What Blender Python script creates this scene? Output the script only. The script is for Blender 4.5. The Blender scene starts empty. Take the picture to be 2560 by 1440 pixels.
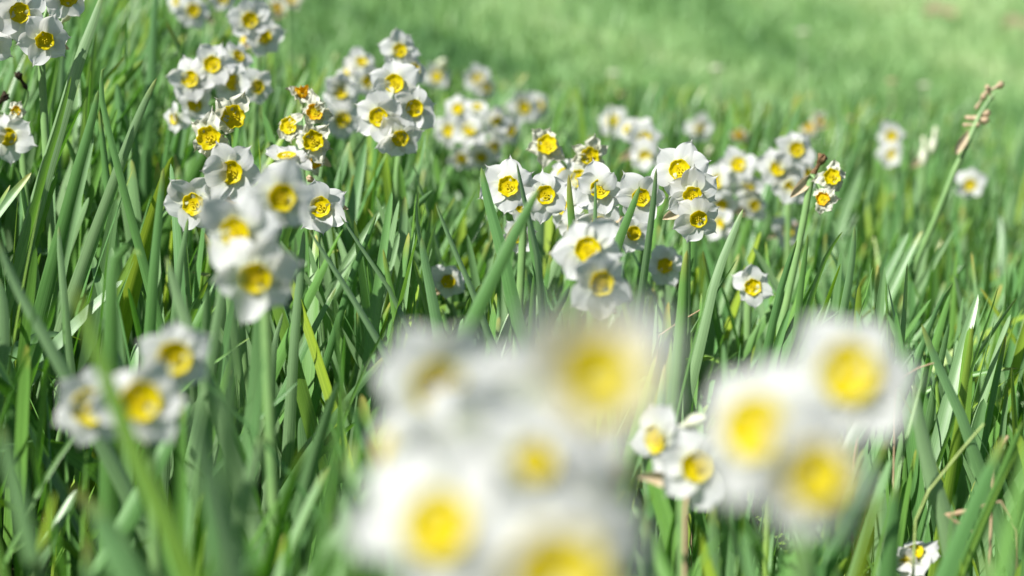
import bpy, math, random
import numpy as np
from mathutils import Vector, Matrix, Quaternion
from mathutils.bvhtree import BVHTree

random.seed(7)
rng = np.random.default_rng(11)
sc = bpy.context.scene
C = sc.collection

# ------------------------------------------------------------------ camera, sky, sun, exposure
PITCH = math.radians(7.0)
FOCUS = 1.69
cam_d = bpy.data.cameras.new("camera")
cam = bpy.data.objects.new("camera", cam_d); C.objects.link(cam)
cam.location = (0, 0, 0)
cam.rotation_euler = (math.radians(90) - PITCH, 0, 0)
cam_d.lens = 85; cam_d.sensor_width = 36
cam_d.clip_start = 0.02; cam_d.clip_end = 2000
cam_d.dof.use_dof = True
cam_d.dof.focus_distance = FOCUS
cam_d.dof.aperture_fstop = 5.8
sc.camera = cam

SUN_TO = Vector((-0.58, -0.44, 0.68)).normalized()
elev = math.asin(SUN_TO.z)
azim = math.atan2(SUN_TO.x, SUN_TO.y)
w = bpy.data.worlds.new("World"); sc.world = w; w.use_nodes = True
wn = w.node_tree
sky = wn.nodes.new("ShaderNodeTexSky"); sky.sky_type = 'NISHITA'
sky.sun_disc = False; sky.sun_elevation = elev; sky.sun_rotation = azim
wn.links.new(sky.outputs[0], wn.nodes["Background"].inputs[0])
wn.nodes["Background"].inputs[1].default_value = 0.05
sun_d = bpy.data.lights.new("sun", 'SUN'); sun_d.energy = 5.0; sun_d.angle = math.radians(0.5)
sun_d.color = (1.0, 0.965, 0.91)
sun = bpy.data.objects.new("sun", sun_d); C.objects.link(sun)
sun.rotation_euler = (-SUN_TO).to_track_quat('-Z', 'Y').to_euler()
sc.view_settings.view_transform = 'Standard'; sc.view_settings.look = 'None'
sc.view_settings.gamma = 1.0; sc.view_settings.use_curve_mapping = False
sc.view_settings.exposure = 1.05
sc.cycles.use_denoising = True
sc.cycles.max_bounces = 8; sc.cycles.diffuse_bounces = 4; sc.cycles.glossy_bounces = 2
sc.cycles.transmission_bounces = 6; sc.cycles.transparent_max_bounces = 4
sc.cycles.sample_clamp_indirect = 4.0

# ------------------------------------------------------------------ measuring helpers
K = 85 / 36 * 2560
CP, SP = math.cos(PITCH), math.sin(PITCH)

def at(px, py, d):
    """point in the world seen at pixel (px,py) of the 2560x1440 photo, d metres along the lens axis"""
    xc = (px - 1280) / K * d; yc = (720 - py) / K * d
    return Vector((xc, d * CP + yc * SP, -d * SP + yc * CP))

def proj(P):
    P = np.asarray(P, float)
    d = P[..., 1] * CP - P[..., 2] * SP
    yc = P[..., 1] * SP + P[..., 2] * CP
    dd = np.maximum(d, 1e-3)
    return 1280 + P[..., 0] / dd * K, 720 - yc / dd * K, d

def ground_z(x, y):
    x = np.asarray(x, float); y = np.asarray(y, float)
    z = -0.50 - 0.237 * 2.6 * np.tanh(x / 2.6)
    z = z + 0.05 * np.clip(y - 2.4, 0, None) + 0.055 * np.clip(y - 5.0, 0, None) - 0.06 * np.clip(y - 30, 0, None)
    z = z + 0.008 * np.sin(x * 5.1 + 1.3) * np.cos(y * 4.3)
    return z

def gz(x, y): return float(ground_z(x, y))

# ------------------------------------------------------------------ materials
def new_mat(name):
    m = bpy.data.materials.new(name); m.use_nodes = True
    nt = m.node_tree; nt.nodes.clear()
    out = nt.nodes.new("ShaderNodeOutputMaterial")
    return m, nt, out

def N(nt, t, **kw):
    n = nt.nodes.new(t)
    for k, v in kw.items():
        if k.startswith("i_"):
            n.inputs[int(k[2:])].default_value = v
        else: setattr(n, k, v)
    return n

def mixrgb(nt, fac, a, b, blend='MIX'):
    n = nt.nodes.new("ShaderNodeMix"); n.data_type = 'RGBA'; n.blend_type = blend
    for sock, v in ((n.inputs[0], fac), (n.inputs[6], a), (n.inputs[7], b)):
        if hasattr(v, "is_output"): nt.links.new(v, sock)
        elif isinstance(v, (int, float)): sock.default_value = v
        else: sock.default_value = (*v, 1)
    return n.outputs[2]

def ramp(nt, fac, stops):
    n = nt.nodes.new("ShaderNodeValToRGB")
    nt.links.new(fac, n.inputs[0])
    el = n.color_ramp.elements
    el[0].position, el[0].color = stops[0][0], (*stops[0][1], 1)
    el[1].position, el[1].color = stops[-1][0], (*stops[-1][1], 1)
    for p, c in stops[1:-1]:
        e = el.new(p); e.color = (*c, 1)
    return n.outputs[0]

def thin(nt, out, col, tcol, tfac, rough, spec, normal=None, sheen=0.0):
    """a thin leaf or petal: reflects, and lets light through"""
    p = N(nt, "ShaderNodeBsdfPrincipled")
    p.inputs["Roughness"].default_value = rough
    p.inputs["Specular IOR Level"].default_value = spec
    t = N(nt, "ShaderNodeBsdfTranslucent")
    for sock, v in ((p.inputs["Base Color"], col), (t.inputs[0], tcol)):
        if hasattr(v, "is_output"): nt.links.new(v, sock)
        else: sock.default_value = (*v, 1)
    if normal is not None:
        nt.links.new(normal, p.inputs["Normal"]); nt.links.new(normal, t.inputs["Normal"])
    m = N(nt, "ShaderNodeMixShader"); m.inputs[0].default_value = tfac
    nt.links.new(p.outputs[0], m.inputs[1]); nt.links.new(t.outputs[0], m.inputs[2])
    nt.links.new(m.outputs[0], out.inputs[0])
    return p

def leaf_material(name="leaf"):
    m, nt, out = new_mat(name)
    tint = N(nt, "ShaderNodeAttribute", attribute_name="tint").outputs["Fac"]
    dry = N(nt, "ShaderNodeAttribute", attribute_name="dry").outputs["Fac"]
    uv = N(nt, "ShaderNodeUVMap", uv_map="UVMap")
    sep = N(nt, "ShaderNodeSeparateXYZ"); nt.links.new(uv.outputs[0], sep.inputs[0])
    # long parallel veins
    mp = N(nt, "ShaderNodeMapping"); mp.inputs["Scale"].default_value = (14, 1.3, 1)
    nt.links.new(uv.outputs[0], mp.inputs[0])
    off = N(nt, "ShaderNodeCombineXYZ"); nt.links.new(tint, off.inputs[2])
    add = N(nt, "ShaderNodeVectorMath", operation='ADD')
    sc9 = N(nt, "ShaderNodeVectorMath", operation='SCALE'); sc9.inputs[3].default_value = 40
    nt.links.new(off.outputs[0], sc9.inputs[0])
    nt.links.new(mp.outputs[0], add.inputs[0]); nt.links.new(sc9.outputs[0], add.inputs[1])
    nz = N(nt, "ShaderNodeTexNoise"); nz.inputs["Scale"].default_value = 1.0; nz.inputs["Detail"].default_value = 3
    nt.links.new(add.outputs[0], nz.inputs[0])
    base = ramp(nt, tint, [(0, LEAF[0]), (0.45, LEAF[1]), (0.8, LEAF[2]), (1, LEAF[3])])
    vein = ramp(nt, nz.outputs[0], [(0.3, (0.68, 0.74, 0.68)), (0.7, (1.2, 1.16, 1.2))])
    col = mixrgb(nt, 1.0, base, vein, 'MULTIPLY')
    # yellowed, dried tip
    gt = N(nt, "ShaderNodeMath", operation='ADD'); nt.links.new(sep.outputs[1], gt.inputs[0]); nt.links.new(dry, gt.inputs[1])
    mr = N(nt, "ShaderNodeMapRange"); mr.inputs[1].default_value = 1.0; mr.inputs[2].default_value = 1.10
    nt.links.new(gt.outputs[0], mr.inputs[0])
    tipc = ramp(nt, mr.outputs[0], [(0, (0.30, 0.33, 0.05)), (0.5, (0.36, 0.29, 0.08)), (1, (0.34, 0.20, 0.10))])
    mr2 = N(nt, "ShaderNodeMapRange"); mr2.inputs[1].default_value = 0.97; mr2.inputs[2].default_value = 1.05
    nt.links.new(gt.outputs[0], mr2.inputs[0])
    col = mixrgb(nt, mr2.outputs[0], col, tipc)
    tr = mixrgb(nt, 1.0, col, LEAF_T, 'MULTIPLY')
    bump = N(nt, "ShaderNodeBump"); bump.inputs["Strength"].default_value = 0.25; bump.inputs["Distance"].default_value = 0.0008
    nt.links.new(nz.outputs[0], bump.inputs["Height"])
    thin(nt, out, col, tr, 0.28, 0.36, 0.55, bump.outputs[0])
    return m

LEAF = [(0.205, 0.325, 0.155), (0.105, 0.24, 0.080), (0.130, 0.275, 0.050), (0.25, 0.35, 0.030)]
LEAF_T = (1.0, 1.35, 0.15)
M_LEAF = leaf_material()

def noise_col(nt, scale, a, b, detail=3, coord="Object"):
    tc = N(nt, "ShaderNodeTexCoord")
    nz = N(nt, "ShaderNodeTexNoise"); nz.inputs["Scale"].default_value = scale; nz.inputs["Detail"].default_value = detail
    nt.links.new(tc.outputs[coord], nz.inputs[0])
    return ramp(nt, nz.outputs[0], [(0.3, a), (0.7, b)]), nz.outputs[0]

def petal_material(name, c0, c1, base_c, tfac, tcol):
    m, nt, out = new_mat(name)
    uv = N(nt, "ShaderNodeUVMap", uv_map="UVMap")
    sep = N(nt, "ShaderNodeSeparateXYZ"); nt.links.new(uv.outputs[0], sep.inputs[0])
    mp = N(nt, "ShaderNodeMapping"); mp.inputs["Scale"].default_value = (11, 1.2, 1)
    nt.links.new(uv.outputs[0], mp.inputs[0])
    nz = N(nt, "ShaderNodeTexNoise"); nz.inputs["Scale"].default_value = 1; nz.inputs["Detail"].default_value = 3
    nt.links.new(mp.outputs[0], nz.inputs[0])
    col = ramp(nt, nz.outputs[0], [(0.3, c0), (0.7, c1)])
    mr = N(nt, "ShaderNodeMapRange"); mr.inputs[1].default_value = 0.05; mr.inputs[2].default_value = 0.5
    nt.links.new(sep.outputs[1], mr.inputs[0])
    col = mixrgb(nt, mr.outputs[0], base_c, col)
    bump = N(nt, "ShaderNodeBump"); bump.inputs["Strength"].default_value = 0.35; bump.inputs["Distance"].default_value = 0.0006
    nt.links.new(nz.outputs[0], bump.inputs["Height"])
    thin(nt, out, col, tcol, tfac, 0.55, 0.3, bump.outputs[0])
    return m

M_PETAL = petal_material("petal_white", (0.60, 0.61, 0.61), (0.66, 0.665, 0.67), (0.57, 0.62, 0.42), 0.52, (0.78, 0.78, 0.71))
M_FADED = petal_material("petal_faded", (0.58, 0.59, 0.47), (0.66, 0.665, 0.60), (0.54, 0.62, 0.36), 0.45, (0.60, 0.58, 0.42))

def simple_thin(name, a, b, tcol, tfac, rough, spec, scale, bump=0.0):
    m, nt, out = new_mat(name)
    col, fac = noise_col(nt, scale, a, b)
    nrm = None
    if bump:
        bn = N(nt, "ShaderNodeBump"); bn.inputs["Strength"].default_value = bump; bn.inputs["Distance"].default_value = 0.001
        nt.links.new(fac, bn.inputs["Height"]); nrm = bn.outputs[0]
    thin(nt, out, col, tcol, tfac, rough, spec, nrm)
    return m

M_CORONA = simple_thin("corona_yellow", (0.60, 0.51, 0.001), (0.66, 0.575, 0.001), (0.74, 0.64, 0.001), 0.48, 0.45, 0.3, 260, 0.3)
M_ORANGE = simple_thin("corona_faded_orange", (0.68, 0.40, 0.002), (0.74, 0.50, 0.002), (0.78, 0.53, 0.002), 0.46, 0.5, 0.3, 420, 0.6)
M_THROAT = simple_thin("throat_olive", (0.66, 0.54, 0.002), (0.74, 0.62, 0.003), (0.8, 0.66, 0.003), 0.45, 0.6, 0.2, 300)
M_ANTHER = simple_thin("anther_ochre", (0.62, 0.47, 0.01), (0.76, 0.62, 0.04), (0.7, 0.55, 0.02), 0.4, 0.7, 0.2, 900)
M_STEM = simple_thin("stem_green", (0.15, 0.28, 0.10), (0.20, 0.34, 0.12), (0.25, 0.40, 0.08), 0.15, 0.42, 0.45, 60, 0.1)
M_TUBE = simple_thin("tube_pale_green", (0.38, 0.50, 0.24), (0.52, 0.60, 0.38), (0.5, 0.6, 0.3), 0.3, 0.5, 0.3, 200)
M_PAPER = simple_thin("papery_spathe", (0.48, 0.36, 0.22), (0.66, 0.55, 0.40), (0.6, 0.48, 0.32), 0.4, 0.8, 0.1, 180, 0.5)
M_DRY = simple_thin("dried_brown", (0.10, 0.06, 0.03), (0.30, 0.19, 0.10), (0.25, 0.15, 0.08), 0.2, 0.85, 0.1, 500, 0.8)
M_DARK = simple_thin("withered_dark", (0.02, 0.018, 0.015), (0.07, 0.05, 0.03), (0.05, 0.03, 0.02), 0.1, 0.9, 0.1, 500, 0.8)
M_STRAW = simple_thin("straw_tan", (0.42, 0.30, 0.18), (0.56, 0.42, 0.27), (0.45, 0.32, 0.18), 0.25, 0.7, 0.2, 120, 0.3)
M_BUD = simple_thin("bud_cream", (0.56, 0.60, 0.42), (0.68, 0.69, 0.58), (0.6, 0.62, 0.4), 0.3, 0.5, 0.3, 150)
M_BUDG = simple_thin("bud_green", (0.34, 0.46, 0.14), (0.46, 0.56, 0.22), (0.45, 0.55, 0.15), 0.3, 0.5, 0.3, 150)

def ground_material():
    m, nt, out = new_mat("ground_soil_and_turf")
    tc = N(nt, "ShaderNodeTexCoord")
    n1 = N(nt, "ShaderNodeTexNoise"); n1.inputs["Scale"].default_value = 9; n1.inputs["Detail"].default_value = 6
    n2 = N(nt, "ShaderNodeTexNoise"); n2.inputs["Scale"].default_value = 60; n2.inputs["Detail"].default_value = 4
    nt.links.new(tc.outputs["Object"], n1.inputs[0]); nt.links.new(tc.outputs["Object"], n2.inputs[0])
    soil = ramp(nt, n2.outputs[0], [(0.3, (0.018, 0.020, 0.010)), (0.55, (0.045, 0.05, 0.02)), (0.75, (0.07, 0.09, 0.03))])
    turf = ramp(nt, n1.outputs[0], [(0.3, (0.06, 0.12, 0.03)), (0.5, (0.10, 0.19, 0.05)), (0.72, (0.17, 0.24, 0.08))])
    sep = N(nt, "ShaderNodeSeparateXYZ"); nt.links.new(tc.outputs["Object"], sep.inputs[0])
    mr = N(nt, "ShaderNodeMapRange"); mr.inputs[1].default_value = 3.8; mr.inputs[2].default_value = 4.8
    nt.links.new(sep.outputs[1], mr.inputs[0])
    col = mixrgb(nt, mr.outputs[0], soil, turf)
    p = N(nt, "ShaderNodeBsdfPrincipled"); p.inputs["Roughness"].default_value = 0.95
    p.inputs["Specular IOR Level"].default_value = 0.1
    nt.links.new(col, p.inputs[0])
    b = N(nt, "ShaderNodeBump"); b.inputs["Strength"].default_value = 0.6; b.inputs["Distance"].default_value = 0.02
    nt.links.new(n2.outputs[0], b.inputs["Height"]); nt.links.new(b.outputs[0], p.inputs["Normal"])
    nt.links.new(p.outputs[0], out.inputs[0])
    return m
M_GROUND = ground_material()

def lawn_material():
    m, nt, out = new_mat("lawn_blade")
    tint = N(nt, "ShaderNodeAttribute", attribute_name="tint").outputs["Fac"]
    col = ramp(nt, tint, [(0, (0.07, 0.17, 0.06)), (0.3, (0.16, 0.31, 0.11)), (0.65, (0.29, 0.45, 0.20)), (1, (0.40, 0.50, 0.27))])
    tr = mixrgb(nt, 1.0, col, (1.2, 1.35, 0.5), 'MULTIPLY')
    thin(nt, out, col, tr, 0.3, 0.5, 0.4)
    return m
M_LAWN = lawn_material()

# ------------------------------------------------------------------ mesh helpers
def mesh_from(name, V, F, mat, uv=None, tint=None, dry=None, smooth=True):
    me = bpy.data.meshes.new(name)
    V = np.asarray(V, np.float32); F = np.asarray(F, np.int32)
    nv, nf, k = len(V), len(F), F.shape[1]
    me.vertices.add(nv); me.vertices.foreach_set("co", V.ravel())
    me.loops.add(nf * k); me.loops.foreach_set("vertex_index", F.ravel())
    me.polygons.add(nf)
    me.polygons.foreach_set("loop_start", np.arange(nf, dtype=np.int32) * k)
    me.polygons.foreach_set("use_smooth", np.full(nf, smooth))
    if uv is not None:
        l = me.uv_layers.new(name="UVMap")
        l.data.foreach_set("uv", np.asarray(uv, np.float32)[F.ravel()].ravel())
    if tint is not None:
        a = me.attributes.new("tint", 'FLOAT', 'POINT'); a.data.foreach_set("value", np.asarray(tint, np.float32))
    if dry is not None:
        a = me.attributes.new("dry", 'FLOAT', 'POINT'); a.data.foreach_set("value", np.asarray(dry, np.float32))
    me.update(calc_edges=True); me.validate()
    me.materials.append(mat)
    return me

def link(name, me, parent=None, loc=(0, 0, 0)):
    o = bpy.data.objects.new(name, me); C.objects.link(o)
    o.location = loc
    if parent is not None: o.parent = parent
    return o

def tag(o, label=None, cat=None, group=None, kind=None):
    if label: o["label"] = label
    if cat: o["category"] = cat
    if group: o["group"] = group
    if kind: o["kind"] = kind
    return o

def grid_faces(nu, nv, closed=False):
    """faces of a grid with nu rows of nv verts"""
    i, j = np.meshgrid(np.arange(nu - 1), np.arange(nv if closed else nv - 1), indexing='ij')
    j2 = (j + 1) % nv
    return np.stack([i * nv + j, i * nv + j2, (i + 1) * nv + j2, (i + 1) * nv + j], -1).reshape(-1, 4)

def lathe(prof, n=18, wob=None):
    """surface of revolution about Z; prof: (r,z) list; wob(i_ring, angle) -> (dr, dz)"""
    V = []
    for i, (r, z) in enumerate(prof):
        for k in range(n):
            a = 2 * math.pi * k / n
            dr, dz = wob(i, a) if wob else (0, 0)
            V.append(((r + dr) * math.cos(a), (r + dr) * math.sin(a), z + dz))
    return np.array(V), grid_faces(len(prof), n, True)

def tube(pts, rad, n=8, flat=1.0):
    pts = [Vector(p) for p in pts]
    V = []
    up = Vector((0.3, 1, 0.1)).normalized()
    for i, p in enumerate(pts):
        t = (pts[min(i + 1, len(pts) - 1)] - pts[max(i - 1, 0)]).normalized()
        a = t.cross(up)
        if a.length < 1e-4: a = t.cross(Vector((1, 0, 0)))
        a.normalize(); b = t.cross(a)
        r = rad[i] if hasattr(rad, "__len__") else rad
        for k in range(n):
            an = 2 * math.pi * k / n
            V.append(p + a * (r * math.cos(an)) + b * (r * flat * math.sin(an)))
    return np.array(V), grid_faces(len(pts), n, True)

def join(parts):
    Vs, Fs, o = [], [], 0
    for V, F in parts:
        Vs.append(V); Fs.append(F + o); o += len(V)
    return np.concatenate(Vs), np.concatenate(Fs)

def bez(p0, p1, p2, p3, n):
    out = []
    for i in range(n):
        t = i / (n - 1)
        out.append(p0 * (1 - t) ** 3 + p1 * 3 * t * (1 - t) ** 2 + p2 * 3 * t * t * (1 - t) + p3 * t ** 3)
    return out

# ------------------------------------------------------------------ setting: ground sheet
gx = np.concatenate([-np.geomspace(300, 3, 24), np.linspace(-2.8, 2.8, 57), np.geomspace(3, 300, 24)])
gy = np.concatenate([-np.geomspace(300, 0.5, 20), np.linspace(-0.3, 6, 64), np.geomspace(6.3, 400, 60)])
GX, GY = np.meshgrid(gx, gy, indexing='ij')
GV = np.stack([GX, GY, ground_z(GX, GY)], -1).reshape(-1, 3)
g = link("ground", mesh_from("ground", GV, grid_faces(len(gx), len(gy))[:, ::-1], M_GROUND))
tag(g, kind="structure")

# ------------------------------------------------------------------ flower meshes
def petal_mesh(name, L, W, bend, cup, wave, seed, mat, crumple=0.0):
    r = random.Random(seed)
    nu, nv = 13, 9
    ph = [r.uniform(0, 6.28) for _ in range(6)]
    side = r.uniform(-0.06, 0.06)
    V, UV = [], []
    for i in range(nu):
        u = i / (nu - 1)
        wv = W * (math.sin(math.pi * min(1, u * 0.86 + 0.10)) ** 0.62)
        if u > 0.8: wv *= math.sqrt(max(0.0, 1 - ((u - 0.8) / 0.2) ** 2.0)) * 0.93 + 0.07 * (1 - u) / 0.2
        wv *= 1 + 0.05 * math.sin(u * 9 + ph[5])
        for j in range(nv):
            v = j / (nv - 1) * 2 - 1
            tipx = 0.0032 * (max(0, u - 0.84) / 0.16) ** 2 * (1 - abs(v)) ** 1.5
            y = 0.0026 + L * u + tipx
            x = wv * v + side * L * u * u
            z = bend * L * (u ** 2.0) + cup * wv * (v * v) * (0.4 + u)
            z += wave * (math.sin(u * 7 + ph[0] + v * 2) * abs(v) + 0.5 * math.sin(v * 5 + ph[1] + u * 3))
            z -= 0.0006 * math.exp(-(v / 0.12) ** 2) * (1 - u)
            if crumple:
                z += crumple * math.sin(u * 11 + ph[2] + 3 * v) + crumple * 1.2 * math.sin(v * 8 + ph[3])
                x += crumple * 0.8 * math.sin(u * 13 + ph[4])
                y -= crumple * 0.6 * (1 + math.sin(v * 9 + ph[1]))
            V.append((x, y, z)); UV.append((v * 0.5 + 0.5 + seed * 0.37, u))
    return mesh_from(name, V, grid_faces(nu, nv), mat, uv=UV)

PETALS = [petal_mesh("petal", 0.0170, 0.0082, r_b, r_c, r_w, 10 + i, M_PETAL) for i, (r_b, r_c, r_w) in enumerate(
    [(-0.06, 0.10, 0.0005), (-0.20, 0.22, 0.0007), (0.08, -0.16, 0.0006), (-0.34, 0.05, 0.0008), (0.02, 0.28, 0.0009),
     (0.20, 0.25, 0.0007), (-0.12, -0.20, 0.0006), (0.32, 0.35, 0.0010)])]
FADED = [petal_mesh("petal", 0.0115, 0.0050, b, 0.35, 0.0010, 40 + i, M_FADED, 0.0006) for i, b in enumerate([-0.1, 0.3, -0.5, -0.3])]

def corona_mesh(name, rim, seed, mat, depth=0.0030, crinkle=0.0003, shut=0.0):
    r = random.Random(seed)
    p1, p2 = r.uniform(0, 6), r.uniform(0, 6)
    q = depth / 0.005
    prof = [(0.0026, 0.0), (0.0040, 0.0003 * q), (0.0053, 0.0010 * q), (0.0062, 0.0021 * q), (0.0068, 0.0034 * q), (rim, 0.0046 * q)]
    prof += [(rim - 0.0003, 0.0048 * q), (0.0063, 0.0034 * q), (0.0057, 0.0021 * q), (0.0047, 0.0012 * q), (0.0026, 0.0005 * q)]
    n = 36
    def wob(i, a):
        k = [0, .1, .25, .5, .8, 1, 1, .8, .5, .25, 0][i]
        dr = k * crinkle * (math.sin(6 * a + p1) + 0.7 * math.sin(11 * a + p2)) + 0.25 * crinkle * math.sin(18 * a) * k
        dr += -shut * k * 0.0035 * (0.6 + 0.4 * math.sin(3 * a + p2))
        dz = k * crinkle * 0.9 * math.sin(6 * a + p2) + k * crinkle * 0.6 * math.sin(13 * a + p1)
        return dr, dz
    V, F = lathe(prof, n, wob)
    return mesh_from(name, V, F, mat)

CORONAS = [corona_mesh("corona", 0.0074, s, M_CORONA, crinkle=c) for s, c in ((1, 0.0002), (2, 0.0003), (3, 0.0004), (4, 0.00025))]
ORANGES = [corona_mesh("corona", 0.0070, s, M_ORANGE, crinkle=0.0005, shut=sh) for s, sh in ((5, 0.1), (6, 0.35), (7, 0.2))]
FADING = [corona_mesh("corona", 0.0074, s, M_CORONA, crinkle=0.0005, shut=0.1) for s in (21, 22)]
SHUT = corona_mesh("corona", 0.0066, 9, M_ORANGE, depth=0.0085, crinkle=0.0010, shut=1.0)

def stamen_mesh():
    parts = []
    V, F = lathe([(0.0001, 0.0002), (0.0012, 0.0003), (0.0026, 0.0006), (0.0040, 0.0011)], 14)
    parts.append((V, F))
    for k in range(6):
        a = k * math.pi / 3 + 0.2
        r, z = (0.0017, 0.0024) if k % 2 else (0.0019, 0.0012)
        c = Vector((r * math.cos(a), r * math.sin(a), z))
        pr = [c + Vector((0.0003 * math.cos(a) * t, 0.0003 * math.sin(a) * t, 0.0008 * t)) for t in (-1, -0.5, 0, 0.5, 1)]
        parts.append(tube(pr, [0.0001, 0.0004, 0.0005, 0.0004, 0.0001], 6))
    parts.append(tube([Vector((0, 0, 0)), Vector((0, 0, 0.0022)), Vector((0, 0, 0.0032)), Vector((0, 0, 0.0036))], [0.0003, 0.0003, 0.0006, 0.0001], 6))
    V, F = join(parts)
    me = mesh_from("stamens", V, F, M_THROAT)
    me.materials.append(M_ANTHER)
    nf0 = 14 * 3
    mi = np.zeros(len(me.polygons), np.int32); mi[nf0:] = 1
    me.polygons.foreach_set("material_index", mi)
    return me
STAMENS = stamen_mesh()

TUBE_L = 0.016
V, F = lathe([(0.0033, 0.0004), (0.0026, -0.002), (0.0018, -0.006), (0.0016, -0.011), (0.0018, -0.0135), (0.0026, -0.0155),
              (0.0027, -0.018), (0.0020, -0.0205), (0.0011, -0.0215)], 12)
FLOWER_TUBE = mesh_from("flower", V, F, M_TUBE)
TUBE_END = 0.0213

def whole_flower():
    """petals and tube in one mesh, for blooms too small or blurred to show them apart"""
    Vs, Fs, UVs, o = [], [], [], 0
    for k in range(6):
        me = PETALS[(k * 3) % 8]
        co = np.zeros(len(me.vertices) * 3); me.vertices.foreach_get("co", co); co = co.reshape(-1, 3)
        a = k * math.pi / 3; c, s = math.cos(a), math.sin(a)
        x = co[:, 0] * c - co[:, 1] * s; y = co[:, 0] * s + co[:, 1] * c
        co = np.stack([x, y, co[:, 2] + (0.0006 if k % 2 else -0.0004)], -1)
        nu, nv = 13, 9
        uu, vv = np.meshgrid(np.arange(nu) / 12, np.arange(nv) / 8, indexing='ij')
        Vs.append(co); Fs.append(grid_faces(nu, nv) + o); o += len(co)
        UVs.append(np.stack([vv.ravel(), uu.ravel()], -1))
    Vt, Ft = lathe([(0.0033, -0.0006), (0.0018, -0.006), (0.0016, -0.011), (0.0026, -0.0155), (0.0020, -0.0205), (0.0011, -0.0215)], 10)
    Vs.append(Vt); Fs.append(Ft + o); UVs.append(np.tile([[0.5, 0.02]], (len(Vt), 1)))
    me = mesh_from("flower", np.concatenate(Vs), np.concatenate(Fs), M_PETAL, uv=np.concatenate(UVs))
    return me
WHOLE = whole_flower()

V, F = lathe([(0.0003, 0.0125), (0.0022, 0.0105), (0.0040, 0.0065), (0.0046, 0.002), (0.0036, -0.003), (0.0020, -0.007), (0.0016, -0.012),
              (0.0026, -0.0155), (0.0020, -0.0205), (0.0011, -0.0215)], 12, lambda i, a: (0.0003 * math.sin(3 * a) * (1 if i < 6 else 0), 0))
BUD = mesh_from("bud", V, F, M_BUD)
BUDG = mesh_from("bud", V, F, M_BUDG)
def dried_mesh(name, mat, seed):
    r = random.Random(seed); ps = [r.uniform(0, 6) for _ in range(4)]
    V, F = lathe([(0.0004, 0.006), (0.0030, 0.0052), (0.0042, 0.0035), (0.0034, 0.001), (0.0022, -0.002), (0.0016, -0.005), (0.0018, -0.011),
                  (0.0030, -0.0155), (0.0026, -0.019), (0.0011, -0.0215)], 16,
                 lambda i, a: ((0.0010 * math.sin(5 * a + ps[0]) + 0.0007 * math.sin(8 * a + ps[1] + i)) * (1 if i < 5 else 0.15),
                               (0.0014 * math.sin(4 * a + ps[2]) + 0.001 * math.sin(7 * a + ps[3])) * (1 if i < 4 else 0)))
    return mesh_from(name, V, F, mat)
DRIED = dried_mesh("spent_flower", M_DRY, 3)
DRIED_DARK = dried_mesh("spent_flower", M_DARK, 4)
DRIED_TAN = dried_mesh("spent_flower", M_PAPER, 5)

CAM = Vector((0, 0, 0))
FLOWERS = []          # (px, py, radius px, depth) of everything that must stay visible

def make_flower(root, f, rr, detail):
    """one bloom; returns its pedicel attachment point in world space"""
    px, py, cpx, d, yaw, pit, state, cs = f
    P = at(px, py, d)
    toward = (CAM - P).normalized()
    right = toward.cross(Vector((0, 0, 1))).normalized() * -1
    up = right.cross(toward) * -1
    if up.z < 0: up = -up
    y, p = math.radians(yaw + rr.gauss(0, 5)), math.radians(pit + 5 + rr.gauss(0, 4))
    n = toward * math.cos(y) * math.cos(p) + right * math.sin(y) * math.cos(p) + Vector((0, 0, 1)) * math.sin(p)
    n.normalize()
    s = cpx * d / K / 0.0142 / cs
    q = n.to_track_quat('Z', 'Y') @ Quaternion((0, 0, 1), rr.uniform(0, 6.28))
    centre = P - n * 0.004 * s
    me = {"o": FLOWER_TUBE, "w": FLOWER_TUBE, "y": FLOWER_TUBE, "s": FLOWER_TUBE, "b": BUD, "g": BUDG, "d": DRIED, "k": DRIED_DARK, "t": DRIED_TAN}[state]
    nm = "flower"
    if state in "bg": nm = "bud"
    if state in "dkt": nm = "spent_flower"
    if state == "o" and not detail: me = WHOLE
    fl = link(nm, me, root)
    fl.rotation_euler = q.to_euler(); fl.scale = (s, s, s)
    fl.location = centre - root.location
    if state in "owsy":
        petals = state != "o" or detail
        if petals:
            for k in range(6):
                if state in "wsy" and rr.random() < 0.12: continue
                pe = link("petal", (rr.choice(FADED) if state in "wsy" else rr.choice(PETALS)), fl)
                up_k = 0.0006 if k % 2 else -0.0004
                pe.location = (0, 0, up_k)
                tilt = (rr.uniform(25, 50) if rr.random() < 0.07 and 1.45 < d else rr.gauss(-3, 9)) if state == "o" else rr.gauss(-14, 20)
                rot = Matrix.Rotation(k * math.pi / 3 + rr.gauss(0, 0.09), 4, 'Z') @ Matrix.Rotation(math.radians(tilt), 4, 'X') @ Matrix.Rotation(rr.gauss(0, 0.14), 4, 'Y')
                pe.rotation_euler = rot.to_euler()
                j = rr.uniform(0.92, 1.10) * (1.0 if k % 2 else 1.04)
                pe.scale = (j * rr.uniform(0.92, 1.12), j, j)
        co = link("corona", {"o": rr.choice(CORONAS), "w": rr.choice(ORANGES), "y": rr.choice(FADING), "s": SHUT}[state], fl)
        co.location = (0, 0, 0.0004); co.scale = (cs, cs, cs); co.rotation_euler = (0, 0, rr.uniform(0, 6.28))
        if detail and state != "s":
            st = link("stamens", STAMENS, fl); st.location = (0, 0, 0.0005); st.rotation_euler = (0, 0, rr.uniform(0, 6.28))
    rad = {"o": 1.38, "w": 0.85, "y": 0.9, "s": 0.7, "b": 0.55, "g": 0.6, "d": 0.5, "k": 0.5, "t": 0.5}[state] * cpx
    FLOWERS.append((px, py, rad, d))
    return centre - n * TUBE_END * s, n, s

STEMS = []     # (short phrase, px, py, depth) for naming the leaves beside them

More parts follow.
